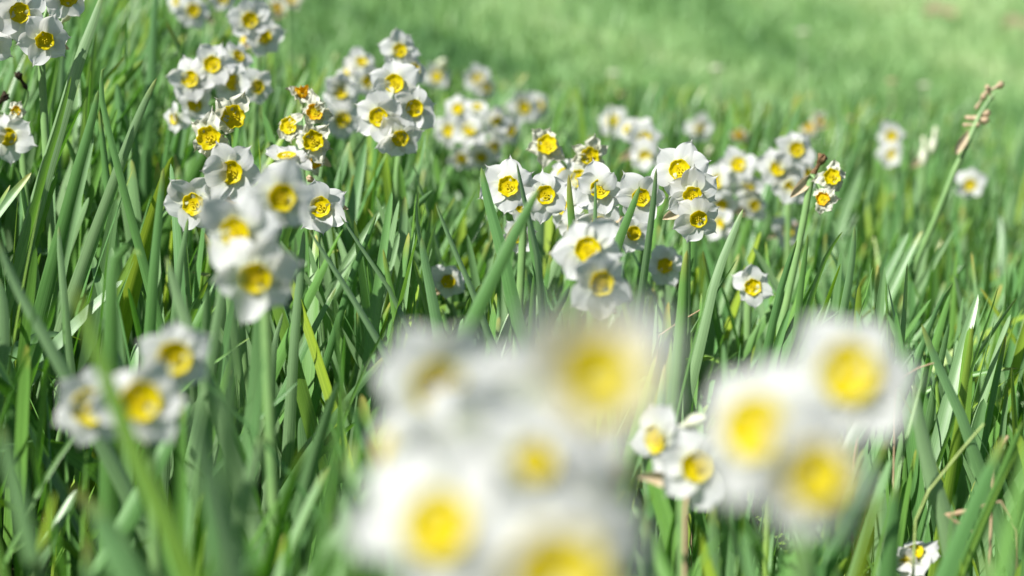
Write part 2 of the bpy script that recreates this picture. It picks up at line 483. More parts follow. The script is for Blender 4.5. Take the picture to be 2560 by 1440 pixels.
def make_stem(short, label, flowers, foot=(0, 0), thick=1.0, cut=None, group="white narcissus with yellow cups", node=None, spathe=True):
    rr = random.Random(sum(ord(c) for c in label))
    fl = []
    for f in flowers:
        f = list(f)
        px, py, cpx = f[:3]
        d = f[3] if len(f) > 3 and f[3] else 86.0 / cpx
        yaw = f[4] if len(f) > 4 and f[4] is not None else rr.gauss(0, 10)
        pit = f[5] if len(f) > 5 and f[5] is not None else rr.gauss(-6, 7)
        st = f[6] if len(f) > 6 else "o"
        fl.append((px, py, cpx, d, yaw, pit, st, f[7] if len(f) > 7 else 1.0))
    mx = sum(f[0] for f in fl) / len(fl); my = sum(f[1] for f in fl) / len(fl); md = sum(f[3] for f in fl) / len(fl)
    if node: nodeP = at(*node)
    else:
        low = max(f[1] for f in fl)
        nodeP = at(mx, my * 0.55 + low * 0.45, md) + Vector((0, 0.034, -0.004))
    bx, by = nodeP.x + foot[0], nodeP.y + foot[1]
    base = Vector((bx, by, gz(bx, by) - 0.004))
    root = bpy.data.objects.new("narcissus", None); C.objects.link(root)
    root.location = base; root.empty_display_size = 0.02
    tag(root, label, "narcissus", group)
    detail = max(f[2] for f in fl) >= 28
    # flower stem
    h = (nodeP - base).length
    side = Vector((rr.uniform(-0.010, 0.010), rr.uniform(-0.008, 0.008), 0))
    pts = bez(base, base + Vector((0, 0, h * 0.35)) + side, nodeP - Vector((foot[0] * -0.4, foot[1] * -0.4, h * 0.3)) * 1.0 + side * -0.6 if False else nodeP - Vector((-foot[0] * 0.3, -foot[1] * 0.3, h * 0.3)), nodeP, 12)
    r0 = 0.0036 * thick
    V, F = tube([p - base for p in pts], [r0 * (1.12 - 0.3 * i / 11) for i in range(12)], 10, 0.72)
    link("stem", mesh_from("stem", V, F, M_STEM), root)
    for f in fl:
        e, n, s = make_flower(root, f, rr, f[2] >= 24)
        # pedicel: leaves the node upward and bends over into the back of the bloom
        dist = (e - nodeP).length
        a1 = nodeP + (Vector((0, 0, 1)) * 0.6 + (e - nodeP).normalized() * 0.4) * dist * 0.45
        a2 = e - n * max(0.006, dist * 0.30)
        pp = [p - base for p in bez(nodeP, a1, a2, e, 9)]
        V, F = tube(pp, [0.0015 * s * thick] * 8 + [0.0012 * s], 7)
        link("pedicel", mesh_from("pedicel", V, F, M_STEM), root)
    if spathe:
        V, UV = [], []
        ax = (Vector((rr.choice((-1, 1)) * rr.uniform(0.4, 1), rr.uniform(0.1, 0.6), rr.uniform(-0.9, 0.2)))).normalized()
        sd = ax.cross(Vector((0, 1, 0.2))).normalized()
        nn = ax.cross(sd)
        Ls = rr.uniform(0.016, 0.026)
        for i in range(8):
            u = i / 7
            wv = 0.0048 * (math.sin(math.pi * (0.12 + 0.88 * u)) ** 0.7) * (1 - 0.25 * u) + 0.0002
            for j in range(5):
                v = j / 2 - 1
                V.append(nodeP - base + ax * Ls * u + sd * wv * v + nn * (0.003 * v * v + 0.004 * u * u + 0.0006 * math.sin(9 * u + 4 * v)))
        link("spathe", mesh_from("spathe", V, grid_faces(8, 5), M_PAPER), root)
    STEMS.append((short, mx, my, md))
    return root

O = "o"
S = make_stem
# --- upper left
S("the shaded narcissus in the top left corner", "narcissus head with greyish shaded petals hanging into the top left corner",
  [(50, 32, 50, 1.72, 3, -4), (112, 103, 46, 1.70, -4, -24), (-6, 36, 46, 1.74, -10, 0), (172, -4, 46, 1.76, 10, -24), (-30, 112, 44, 1.75, -20, -10), (168, 40, 30, 1.8, 30, 20, "b")], (0.004, 0.01))
S("the half withered stem on the left edge", "half withered narcissus at the left edge, one good flower under dried dark blooms",
  [(18, 342, 44, 1.86, -6, -4), (40, 276, 26, 1.86, 0, 0, "w"), (14, 240, 36, 1.88, 30, 30, "k"), (45, 186, 30, 1.88, -40, 50, "k")], (0.006, 0.0))
S("the blurred bloom cut by the top edge", "blurred narcissus bloom cut by the top edge, left of a taller pair",
  [(483, 25, 32, 2.6, 10, -6), (558, -4, 26, 2.7, 20, 0), (440, 2, 22, 2.7, -30, 10)], (-0.02, 0.02))
S("the soft pair of blooms near the top edge", "soft narcissus with two blooms facing forward near the top edge",
  [(625, 50, 39, 2.2, 0, -6), (661, 92, 36, 2.22, 8, -4), (610, 95, 26, 2.3, -60, 20, O), (655, 25, 26, 2.3, 50, 20, O)], (-0.03, 0.02))
S("the large cluster of seven blooms", "large narcissus cluster of seven white blooms left of the orange faded head",
  [(530, 160, 42, 2.05, -4, 2), (474, 197, 41, 2.05, -12, -2), (583, 206, 39, 2.06, 4, -4), (645, 217, 34, 2.1, 18, -2), (598, 138, 30, 2.12, 45, 25), (486, 263, 36, 2.06, -14, -22), (432, 296, 30, 2.08, -48, -8)], (-0.02, 0.03))
S("the drooping pair with big yellow cups", "fading narcissus pair with big crinkled yellow cups and small curled petals",
  [(585, 291, 60, 1.62, 16, 4, "y"), (520, 345, 60, 1.60, -14, -4, "y")], (0.01, 0.02))
S("the grey petalled bloom with its left neighbour", "narcissus with a grey shaded bloom above and a white one lower left",
  [(576, 431, 58, 1.58, -2, -2), (481, 511, 55, 1.60, -14, -10)], (0.03, 0.02))
S("the blurred trio of white blooms left of centre", "blurred narcissus of three close white blooms, standing left of the centre",
  [(706, 494, 68, 1.27, 4, 0), (585, 582, 76, 1.20, -26, -8), (638, 697, 77, 1.18, 2, -16)], (0.0, 0.02))
S("the single square looking bloom", "single narcissus bloom with a square outline right of the blurred trio",
  [(800, 517, 51, 1.70, 4, -6), (772, 445, 26, 1.74, -60, 30, "t")], (-0.012, 0.01))
S("the fading orange cupped head", "fading narcissus with orange crumpled cups stacked above white petals",
  [(756, 232, 40, 1.86, -8, 40, "s"), (787, 279, 44, 1.84, 6, -4, "w"), (720, 313, 44, 1.84, -22, 4, "y"), (783, 352, 52, 1.80, 4, -6, "y"), (716, 385, 46, 1.83, -10, 62), (790, 408, 34, 1.84, 24, -30, "w")], (0.02, 0.01))
S("the soft head behind the tall centre cluster", "soft out of focus narcissus head just left of the tall upper centre cluster",
  [(851, 226, 38, 2.35, -4, -2), (857, 298, 37, 2.35, 2, -12), (920, 204, 28, 2.45, 24, 0), (905, 152, 30, 2.5, 20, 40), (872, 175, 26, 2.5, -30, 35)], (-0.01, 0.04))
S("the tall cluster in the upper centre", "tall narcissus cluster in the upper centre with four sharp blooms and one above",
  [(985, 208, 47, 1.92, -4, 0), (945, 293, 47, 1.88, -12, -6), (1037, 270, 43, 1.9, 14, -4), (1001, 347, 42, 1.88, 6, -26), (1000, 125, 34, 2.15, 6, 2), (1038, 172, 28, 2.15, 30, 4)], (-0.035, 0.02))
S("the far pale bloom behind the dense ball", "far pale narcissus bloom standing behind the dense ball of flowers",
  [(1194, 196, 27, 3.05, 2, 4), (1216, 218, 22, 3.05, 30, 0)], (0.0, 0.02), group="far blurred narcissus")
S("the dense ball of small blooms", "dense round narcissus ball of nine small soft blooms right of the tall cluster",
  [(1143, 271, 27, 2.65, -12, 8), (1241, 298, 29, 2.62, 22, 0), (1192, 265, 22, 2.68, 4, 34), (1120, 326, 30, 2.62, -18, -4), (1173, 321, 33, 2.58, 0, 24), (1277, 325, 27, 2.66, 26, -6), (1234, 365, 28, 2.62, 14, -12), (1203, 394, 27, 2.6, 4, -24), (1152, 397, 25, 2.62, -12, -20)], (-0.01, 0.04))
# --- centre row in focus
S("the two yellow cups with small petals", "narcissus holding up two yellow cups with small ragged petals above the centre row",
  [(1367, 360, 50, 1.92, -4, 8, "y"), (1475, 391, 46, 1.90, 4, -14, "y"), (1446, 446, 44, 1.92, -18, -4), (1408, 430, 36, 1.96, -40, 30)], (0.0, 0.02))
S("the sharp pair at the left of the centre row", "sharp narcissus pair at the left end of the focused centre row",
  [(1270, 465, 50, 1.74, -6, -2), (1364, 487, 47, 1.74, 8, -2), (1305, 519, 34, 1.78, -10, -34), (1296, 592, 34, 1.82, 4, -20)], (-0.01, 0.02))
S("the wide crowd in the middle of the centre row", "wide narcissus crowd in the middle of the centre row, crossed by thin leaves",
  [(1500, 472, 48, 1.76, 0, -2), (1603, 494, 45, 1.74, 14, -6), (1500, 560, 40, 1.80, 0, -30), (1585, 583, 36, 1.86, 6, -10), (1408, 520, 36, 1.88, -30, -10), (1436, 575, 36, 1.86, -16, -26)], (0.01, 0.03))
S("the sharp column of three blooms", "sharpest narcissus, a column of three white blooms with toothed petals",
  [(1698, 423, 51, 1.72, -6, 2), (1732, 491, 48, 1.71, 8, -10), (1747, 549, 44, 1.70, 12, -26)], (0.003, 0.02))
S("the blurred pair behind the sharp column", "blurred upright narcissus pair behind the sharp column of three",
  [(1612, 345, 31, 2.6, 2, -4), (1612, 391, 31, 2.58, 0, -10), (1565, 322, 22, 2.7, -40, 6), (1600, 315, 26, 2.7, 10, 50)], (0.0, 0.03))
S("the six soft blooms right of the sharp column", "soft narcissus cluster of six blooms right of the sharp column",
  [(1845, 410, 36, 2.36, 0, 2), (1792, 453, 33, 2.34, -10, -4), (1870, 467, 29, 2.4, 8, -6), (1887, 514, 28, 2.4, 14, -12), (1803, 513, 29, 2.36, -8, -14), (1794, 560, 31, 2.34, -20, -10)], (0.01, 0.03))
S("the soft group left of the dry stalk", "soft narcissus group of four blooms just left of the spent yellow stalk",
  [(1992, 373, 37, 2.32, 4, -2), (1944, 420, 37, 2.3, -6, -2), (1978, 468, 34, 2.3, 2, -12), (2018, 434, 29, 2.36, 20, -4)], (0.0, 0.03))
S("the spent stalk with two orange cups", "spent narcissus stalk with brown dried tip and two shrivelled yellow orange cups",
  [(2057, 393, 40, 1.86, 40, 40, "d"), (2081, 441, 42, 1.84, 14, 6, "y"), (2056, 496, 38, 1.83, -2, -2, "w")], (-0.055, 0.0), 0.9, node=(2028, 440, 1.86))
S("the large bloom below the centre row", "large slightly soft narcissus bloom below the centre row with a shaded one under it",
  [(1469, 623, 63, 1.40, -4, 4), (1506, 709, 62, 1.345, 8, -14), (1478, 752, 36, 1.44, 0, -60, "w")], (0.0, 0.02))
S("the small bloom beside the thick bright leaf", "small narcissus bloom low between leaves, left of the brown tipped leaf",
  [(1662, 664, 38, 1.98, -2, -4)], (0.0, 0.02))
S("the small starry bloom", "small starry narcissus bloom facing forward low at right of centre",
  [(1882, 718, 41, 1.90, 0, -8, O, 1.1)], (0.0, 0.02), spathe=False)
S("the small half hidden bloom", "small half hidden narcissus bloom with dull cup low at left of centre",
  [(1120, 704, 35, 1.94, 0, -18)], (0.0, 0.02))
S("the faint bloom under the spent stalk", "faint yellowish narcissus bloom half hidden under the spent orange stalk",
  [(1968, 578, 31, 2.4, 6, -6), (1990, 560, 26, 2.4, 30, 0, "t")], (0.0, 0.02))
S("the crumpled bloom at the bottom edge", "crumpled white narcissus bloom lying low among leaves at the bottom right edge",
  [(2284, 1378, 48, 1.48, -20, 40), (2262, 1412, 34, 1.48, -30, -30)], (0.0, 0.02))
# --- nearer, out of focus
S("the blurred trio at the lower left", "slightly blurred narcissus trio at the lower left, crossed by a yellow green leaf",
  [(224, 1018, 88, 1.07, -2, -8, O, 1.22), (352, 1003, 98, 1.0, -4, -8, O, 1.22), (436, 896, 84, 1.08, 4, -8, O, 1.22), (362, 1078, 60, 1.05, 10, -60, "b")], (0.0, 0.02), 0.9)
S("the nodding pair right of the big blurred head", "narcissus with two nodding yellow cups on arched stalks beside the big blurred head",
  [(1632, 1100, 68, 1.24, -42, -8), (1742, 1168, 74, 1.18, 6, -16), (1742, 1050, 50, 1.26, 50, 10, "b")], (0.0, 0.02), 0.85, node=(1705, 1200, 1.24))
S("the very blurred trio at the lower right", "very blurred large narcissus trio in front at the lower right",
  [(1882, 1066, 158, 0.62, -14, 4, O, 1.2), (2122, 930, 145, 0.69, 6, -8, O, 1.25), (2036, 1185, 155, 0.56, 8, -2, O, 1.38), (2070, 1290, 70, 0.80, 0, -60, "g"), (2120, 1165, 60, 0.82, 80, 0, "b")], (0.0, 0.02), 0.8)
S("the biggest blurred head at the bottom centre", "biggest most blurred narcissus head filling the bottom centre in front of everything",
  [(1098, 975, 135, 0.70, -8, -14, O, 1.08), (1490, 935, 220, 0.42, 6, 2, O, 1.55), (1210, 1110, 120, 0.64, 165, 10, O, 0.85), (1400, 1255, 125, 0.60, 195, 6, O, 0.85), (1340, 1010, 110, 0.68, 170, 12, O, 0.85), (1220, 1240, 125, 0.62, 180, 0, O, 0.9), (1337, 1150, 100, 0.57, 4, 12, O, 0.9), (1090, 1310, 172, 0.56, -10, 0, O, 1.08), (1395, 1440, 235, 0.45, 2, 4, O, 1.32), (1556, 1196, 120, 0.62, 66, -20, O, 1.3), (955, 1120, 80, 0.66, -78, 10)], (0.0, 0.03), 0.8, node=(1290, 1380, 0.66))
# --- far
S("the grey shaded pair far right", "far grey shaded narcissus pair at right, dim cups one above the other",
  [(2228, 340, 27, 3.1, 0, -4), (2232, 386, 28, 3.08, 4, -8)], group="far blurred narcissus")
S("the two round white buds far right", "two round cream narcissus buds, blurred, far right beside the tall dry stalk",
  [(2332, 365, 34, 2.9, 0, -60, "b"), (2308, 396, 32, 2.9, 0, -70, "b")], group="far blurred narcissus")
S("the lone dim bloom at the right edge", "lone dim narcissus bloom below the tall dry stalk near the right edge",
  [(2424, 462, 30, 2.85, -4, -6)], group="far blurred narcissus")
S("the far cream bloom behind the six soft blooms", "far cream yellow narcissus bloom behind the cluster of six soft blooms",
  [(1846, 335, 26, 3.2, 10, 10, "w"), (1776, 376, 30, 3.1, 0, 20, "b")], group="far blurred narcissus")
S("the far yellow smudge behind the group of four", "far yellow faded narcissus bloom showing as a smudge above the group of four",
  [(2022, 318, 26, 3.3, 20, 10, "w"), (2050, 298, 22, 3.3, 40, 10, "w")], group="far blurred narcissus")
S("the far white dot beside the tall cluster", "far single white narcissus bud, a blurred dot right of the tall cluster",
  [(1106, 160, 46, 3.3, 0, 10, "b"), (1090, 190, 26, 3.3, 0, 0)], group="far blurred narcissus")
S("the far orange dot at the top", "far faded orange narcissus, a blurred dot by the top edge",
  [(693, 16, 28, 3.1, 0, 0, "w"), (730, -4, 28, 3.2, 0, 10, "w")], group="far blurred narcissus")
S("the far pale stem behind the blurred pair", "far pale narcissus stem dimly seen behind the blurred upright pair",
  [(1750, 318, 28, 3.4, 10, 0), (1530, 300, 28, 3.4, -20, 10)], group="far blurred narcissus")
S("the far shaded blooms by the dense ball", "far dim narcissus blooms in shade right of the dense ball",
  [(1310, 268, 30, 3.2, 14, 0), (1345, 262, 28, 3.25, 20, 10)], group="far blurred narcissus")

# tall stalk gone to seed at right
def seed_stalk():
    d = 2.15
    pts = [at(2486, 232, d), at(2450, 285, d), at(2425, 345, d), at(2385, 430, d), at(2340, 545, d + 0.01)]
    b = at(2290, 660, d + 0.03); bx, by = b.x - 0.06, b.y + 0.02
    base = Vector((bx, by, gz(bx, by) - 0.004))
    root = bpy.data.objects.new("seed_stalk", None); C.objects.link(root); root.location = base
    tag(root, "tall narcissus stalk leaning right, flowers gone, dried tan remnants at its tip", "narcissus stalk")
    allp = [base, base.lerp(b, 0.5) + Vector((-0.004, 0, 0.01)), b] + pts[::-1]
    V, F = tube([p - base for p in allp], [0.0036, 0.0034, 0.0032, 0.0030, 0.0027, 0.0023, 0.0018, 0.0010], 9, 0.8)
    link("stem", mesh_from("stem", V, F, M_STEM), root)
    for (px, py, s, yaw, roll) in ((2497, 214, 1.3, 60, 20), (2470, 222, 1.0, -30, 50), (2457, 245, 1.1, 20, 30), (2463, 285, 1.3, 80, 10), (2458, 300, 1.4, 70, -20), (2440, 312, 1.0, 90, -10)):
        o = link("spent_flower", DRIED_TAN, root)
        n = Vector((math.sin(math.radians(yaw)), -0.4, math.sin(math.radians(roll)) + 0.2)).normalized()
        o.location = at(px, py, d) - base; o.rotation_euler = n.to_track_quat('Z', 'Y').to_euler(); o.scale = (s * 0.55,) * 3
        FLOWERS.append((px, py, 22, d))
    V = []
    for i in range(8):
        u = i / 7
        c = at(2390 + 30 * u, 385 - 60 * u, d - 0.004 - 0.002 * u)
        for j in range(5):
            v = j / 2 - 1
            V.append(c - base + Vector((0.0045 * v * math.sin(math.pi * (0.1 + 0.88 * u)), -0.002 * v * v, 0)))
    link("spathe", mesh_from("spathe", V, grid_faces(8, 5), M_PAPER), root)
    STEMS.append(("the tall dry seed stalk", 2400, 400, d))
    for t in np.linspace(0, 1, 6):
        FLOWERS.append((2486 + (2340 - 2486) * t, 232 + (545 - 232) * t, 14, d))
seed_stalk()

# ------------------------------------------------------------------ leaves
SV = np.array([0, .10, .2, .3, .4, .5, .6, .69, .77, .84, .90, .94, .97, .99, 1.0])
NS, NX = len(SV), 5
VX = np.array([-1, -0.5, 0, 0.5, 1.0])
def width_profile(s):
    wv = 0.80 + 0.20 * np.sin(np.pi * np.clip(s * 1.1, 0, 1))
    t = np.clip((s - 0.86) / 0.14, 0, 1)
    return wv * np.sqrt(np.maximum(1 - t ** 2.2, 0.0)) * (1 - 0.25 * np.clip((s - 0.55) / 0.35, 0, 1)) + 0.012

def ribbon(cent, side0, w0, twist, chan):
    """cent (n,NS,3) centre lines -> verts (n,NS,NX,3)"""
    tan = np.gradient(cent, axis=1); tan /= np.linalg.norm(tan, axis=-1, keepdims=True) + 1e-9
    sd = np.broadcast_to(side0[:, None, :], cent.shape).copy()
    sd -= (sd * tan).sum(-1, keepdims=True) * tan
    sd /= np.linalg.norm(sd, axis=-1, keepdims=True) + 1e-9
    nr = np.cross(tan, sd)
    a = twist[:, None] * SV[None, :]
    s2 = sd * np.cos(a)[..., None] + nr * np.sin(a)[..., None]
    n2 = np.cross(tan, s2)
    hw = w0[:, None] * 0.5 * width_profile(SV)[None, :]
    return (cent[:, :, None, :] + s2[:, :, None, :] * (hw[:, :, None] * VX)[..., None]
            + n2[:, :, None, :] * ((chan[:, None] * hw)[:, :, None] * (VX ** 2 - 0.4))[..., None])

LF = grid_faces(NS, NX)
LUV = np.stack([np.tile((VX + 1) / 2, NS), np.repeat(SV, NX)], -1)

def leaf_object(V, tint, dry, label, group, name="narcissus_leaf"):
    base = V.reshape(NS, NX, 3)[0, NX // 2].copy()
    me = mesh_from(name, V.reshape(-1, 3) - base, LF, M_LEAF, uv=LUV, tint=np.full(NS * NX, tint), dry=np.full(NS * NX, dry))
    o = link(name, me, None, base)
    tag(o, label, "leaf", group)
    return o

def spline(P, n):
    P = [Vector(p) for p in P]
    P = [P[0] * 2 - P[1]] + P + [P[-1] * 2 - P[-2]]
    out = []
    for i in range(1, len(P) - 2):
        for k in range(16):
            t = k / 16
            a, b, c, e = P[i - 1], P[i], P[i + 1], P[i + 2]
            out.append(0.5 * ((2 * b) + (c - a) * t + (2 * a - 5 * b + 4 * c - e) * t * t + (3 * b - a - 3 * c + e) * t ** 3))
    out.append(P[-2])
    A = np.array([list(p) for p in out])
    L = np.concatenate([[0], np.cumsum(np.linalg.norm(np.diff(A, axis=0), axis=1))])
    s = SV * L[-1]
    return np.stack([np.interp(s, L, A[:, k]) for k in range(3)], -1)

HAND = []; HANDC = []
def leaf(label, pts, d, wpx, tint=0.3, dry=0.0, face=0.0, tw=0.3, chan=0.25, dd=0.0):
    """a leaf whose tip and run are measured in the photo: pts from tip downwards"""
    P = [at(x, y, d + dd * i) for i, (x, y) in enumerate(pts)]
    dirv = (P[-1] - P[-2]).normalized()
    last = P[-1]
    # carry on down to the soil, straightening up
    hz = last.z - gz(last.x, last.y)
    fx = max(-0.10, min(0.10, dirv.x / max(0.3, -dirv.z) * hz * 0.75)) if dirv.z < 0 else 0.0
    foot = Vector((last.x + fx, last.y + 0.01, 0)); foot.z = gz(foot.x, foot.y) - 0.004
    mid = last.lerp(foot, 0.5) + Vector((fx * 0.12, 0, 0))
    cent = spline([foot, mid] + P[::-1], NS)[None]
    f = math.radians(face)
    side = np.array([[math.cos(f), math.sin(f), 0]])
    V = ribbon(cent, side, np.array([wpx * d / K * 1.3]), np.array([tw]), np.array([chan]))[0]
    HAND.append((V, tint, dry * 0.35, label)); HANDC.append(V[:, NX // 2])

leaf("dark leaf standing in front of the left bloom of the sharp pair", [(1292, 405), (1312, 500), (1345, 640), (1352, 720)], 1.62, 25, 0.1, face=30)
leaf("broad pale leaf slanting to the right across the middle, slightly soft", [(1348, 470), (1300, 560), (1235, 690), (1178, 810)], 1.40, 40, 0.55, face=-10)
leaf("long bright leaf leaning left beneath the sharp pair of blooms", [(1203, 418), (1222, 510), (1250, 610), (1275, 720)], 1.68, 34, 0.5, face=-15)
leaf("slender lit leaf just right of the broad slanting leaf", [(1322, 540), (1332, 620), (1352, 720), (1362, 800)], 1.70, 26, 0.55)
leaf("pale yellow tipped blunt leaf in front of the centre row", [(1422, 435), (1425, 500), (1432, 580), (1436, 680)], 1.66, 27, 0.75, 0.14)
leaf("thin needle leaf crossing the middle bloom of the centre row", [(1488, 450), (1489, 500), (1487, 570), (1484, 660)], 1.66, 15, 0.2)
leaf("bright leaf leaning right in front of the last bloom of the centre row", [(1600, 465), (1580, 520), (1552, 590), (1530, 660)], 1.64, 30, 0.6, face=-10)
leaf("tall dark leaf with a pale folded edge left of the sharp column", [(1641, 420), (1634, 510), (1620, 620), (1602, 760)], 1.63, 25, 0.12, face=55, tw=-0.5)
leaf("pale silvery leaf curving up right below the six soft blooms", [(1858, 522), (1830, 590), (1785, 710), (1748, 870)], 1.68, 27, 0.0, face=-25)
leaf("bright thick leaf with a black and brown withered tip", [(1718, 625), (1712, 690), (1706, 800), (1692, 965)], 1.60, 38, 0.72, 0.10, chan=0.4)
leaf("erect rounded leaf standing alone left of the broad slanting leaf", [(1047, 478), (1044, 540), (1058, 640), (1080, 760)], 1.66, 26, 0.15, face=40)
leaf("pale rounded leaf in front of the erect one, left of centre", [(1054, 592), (1062, 650), (1080, 740), (1096, 830)], 1.60, 32, 0.3)
leaf("dark narrow leaf leaning left above the small half hidden bloom", [(1089, 508), (1118, 580), (1160, 680), (1205, 790)], 1.66, 20, 0.15, face=20)
leaf("straight dark blade running down right from the square looking bloom", [(850, 538), (895, 605), (945, 680), (990, 755)], 1.66, 20, 0.05, face=35)
leaf("straight dark blade with a lit edge left of its parallel twin", [(772, 575), (815, 640), (870, 725), (930, 825), (965, 890)], 1.58, 24, 0.1, face=30)
leaf("thin bright leaf leaning right between two dark blades", [(942, 535), (915, 605), (880, 690), (856, 770)], 1.70, 18, 0.5)
leaf("pale upright leaf below the square looking bloom", [(760, 575), (754, 660), (742, 780), (732, 920)], 1.62, 24, 0.05)
leaf("upright leaf with an orange tip left of the white pair", [(409, 418), (402, 490), (392, 600), (380, 740)], 1.56, 26, 0.55, 0.07)
leaf("short pale pointed leaf in the dark at left", [(147, 565), (150, 630), (158, 710), (164, 800)], 1.62, 22, 0.1)
leaf("hooked leaf bending over to the right, soft, at left", [(352, 640), (330, 620), (300, 622), (283, 680), (278, 800)], 1.30, 38, 0.6)
leaf("pale grey green leaf leaning left behind the lower left trio", [(416, 640), (432, 700), (456, 780), (490, 880)], 1.34, 36, 0.0)
leaf("long dark leaf sloping down from the left edge", [(-10, 590), (30, 690), (85, 800), (150, 910)], 1.30, 36, 0.1, face=20)
leaf("very blurred yellow green leaf crossing the lower left trio", [(185, 715), (225, 830), (285, 1000), (355, 1180), (430, 1340)], 0.90, 50, 0.85, 0.03)
leaf("broad blurred deep green leaf right of the lower left trio", [(600, 640), (590, 800), (572, 1050), (570, 1300)], 0.86, 62, 0.15, face=25)
leaf("second broad blurred dark leaf beside the deep green one", [(470, 960), (500, 1100), (545, 1280), (590, 1430)], 0.85, 66, 0.1, face=30)
leaf("broad dark leaf with a curled tip right of the spent stalk", [(2108, 578), (2085, 610), (2050, 680), (2020, 780)], 1.64, 32, 0.15, face=35)
leaf("rounded pale leaf right of the dark curled one", [(2137, 566), (2132, 640), (2120, 720), (2105, 800)], 1.68, 26, 0.25)
leaf("bright narrow leaf under the faint bloom", [(2020, 585), (2012, 650), (2000, 740), (1990, 840)], 1.66, 22, 0.65)
leaf("flowering stalk like leaf leaning right under the spent stalk", [(1992, 600), (1965, 680), (1940, 770), (1922, 860)], 1.68, 24, 0.5)
leaf("thin curved leaf arching right above the very blurred trio", [(2384, 706), (2352, 752), (2320, 830), (2296, 900)], 1.62, 18, 0.4)
leaf("dark narrow leaf near the right edge leaning right", [(2496, 716), (2478, 780), (2450, 860), (2425, 940)], 1.62, 22, 0.2, face=40)
leaf("yellow green blunt leaf standing at the right", [(2432, 812), (2424, 880), (2410, 970), (2398, 1060)], 1.58, 26, 0.92, 0.03)
leaf("broad leaf leaning left at right with a yellowed tip", [(2304, 810), (2335, 890), (2378, 985), (2425, 1100)], 1.56, 32, 0.3, 0.06)
leaf("brown tipped soft leaf leaning right at the lower right", [(2222, 1098), (2195, 1170), (2150, 1270), (2095, 1370)], 1.24, 46, 0.45, 0.09)
leaf("wide cut leaf at the bottom right, soft", [(2242, 1215), (2235, 1280), (2228, 1360), (2222, 1440)], 1.20, 62, 0.5)
leaf("long grey green leaf leaning left at the lower right", [(2288, 960), (2300, 1060), (2330, 1190), (2370, 1330)], 1.44, 50, 0.0)
leaf("wide bright leaf leaning right near the lower right corner", [(2560, 1050), (2520, 1150), (2465, 1290), (2400, 1440)], 1.40, 30, 0.7)
leaf("hooked leaf in the upper left with a bent over tip", [(266, 168), (256, 176), (254, 240), (272, 330), (295, 420)], 1.66, 20, 0.55)
leaf("pale leaf leaning right in the upper left, tip shrivelled", [(392, 195), (365, 250), (335, 320), (305, 400)], 1.72, 28, 0.0, 0.05)
leaf("dark broad leaf with a notched tip in the upper left", [(178, 190), (166, 240), (145, 320), (115, 420)], 1.66, 30, 0.1, face=45)
leaf("bright leaf right of the notched dark one", [(246, 225), (232, 290), (210, 370), (190, 440)], 1.70, 30, 0.55)
leaf("long pale leaf rising right through the upper left", [(258, -20), (235, 50), (205, 130), (180, 210)], 1.72, 34, 0.0, face=-15)
leaf("blurred tall leaf standing near the top edge at left", [(395, -60), (384, 60), (378, 180), (370, 320)], 2.3, 24, 0.4)
leaf("yellow tipped small leaf left of the erect rounded one", [(958, 622), (968, 680), (985, 760), (995, 840)], 1.66, 20, 0.8, 0.08)
leaf("pale short leaf pointing right at the far lower left", [(708, 780), (700, 810), (688, 850), (684, 900)], 1.60, 18, 0.0)
leaf("soft pale leaf leaning right at the bottom left", [(660, 1080), (640, 1150), (610, 1260), (585, 1400)], 1.05, 48, 0.0)
leaf("wide bright blurred leaf at the bottom left", [(235, 1250), (262, 1320), (300, 1400), (340, 1480)], 0.92, 90, 0.35)
leaf("stubby tan tipped cut leaf at the bottom left", [(218, 1345), (220, 1380), (222, 1420), (224, 1500)], 1.0, 38, 0.3, 0.10)
leaf("bright peach tipped blurred leaf in the bottom left corner", [(80, 1372), (92, 1410), (105, 1450), (118, 1520)], 0.95, 36, 0.3, 0.14)
leaf("wide pale leaf at the left edge in the middle", [(-6, 690), (4, 760), (6, 850), (-8, 960)], 1.5, 44, 0.1)
leaf("slim leaf tip poking into the square looking bloom's stem", [(470, 545), (462, 600), (450, 660), (442, 740)], 1.60, 22, 0.2)
leaf("soft leaf leaning right in the near bottom left", [(0, 1060), (22, 1150), (48, 1260), (85, 1400)], 0.95, 50, 0.2)

STEM_ARR = np.array(FLOWERS)

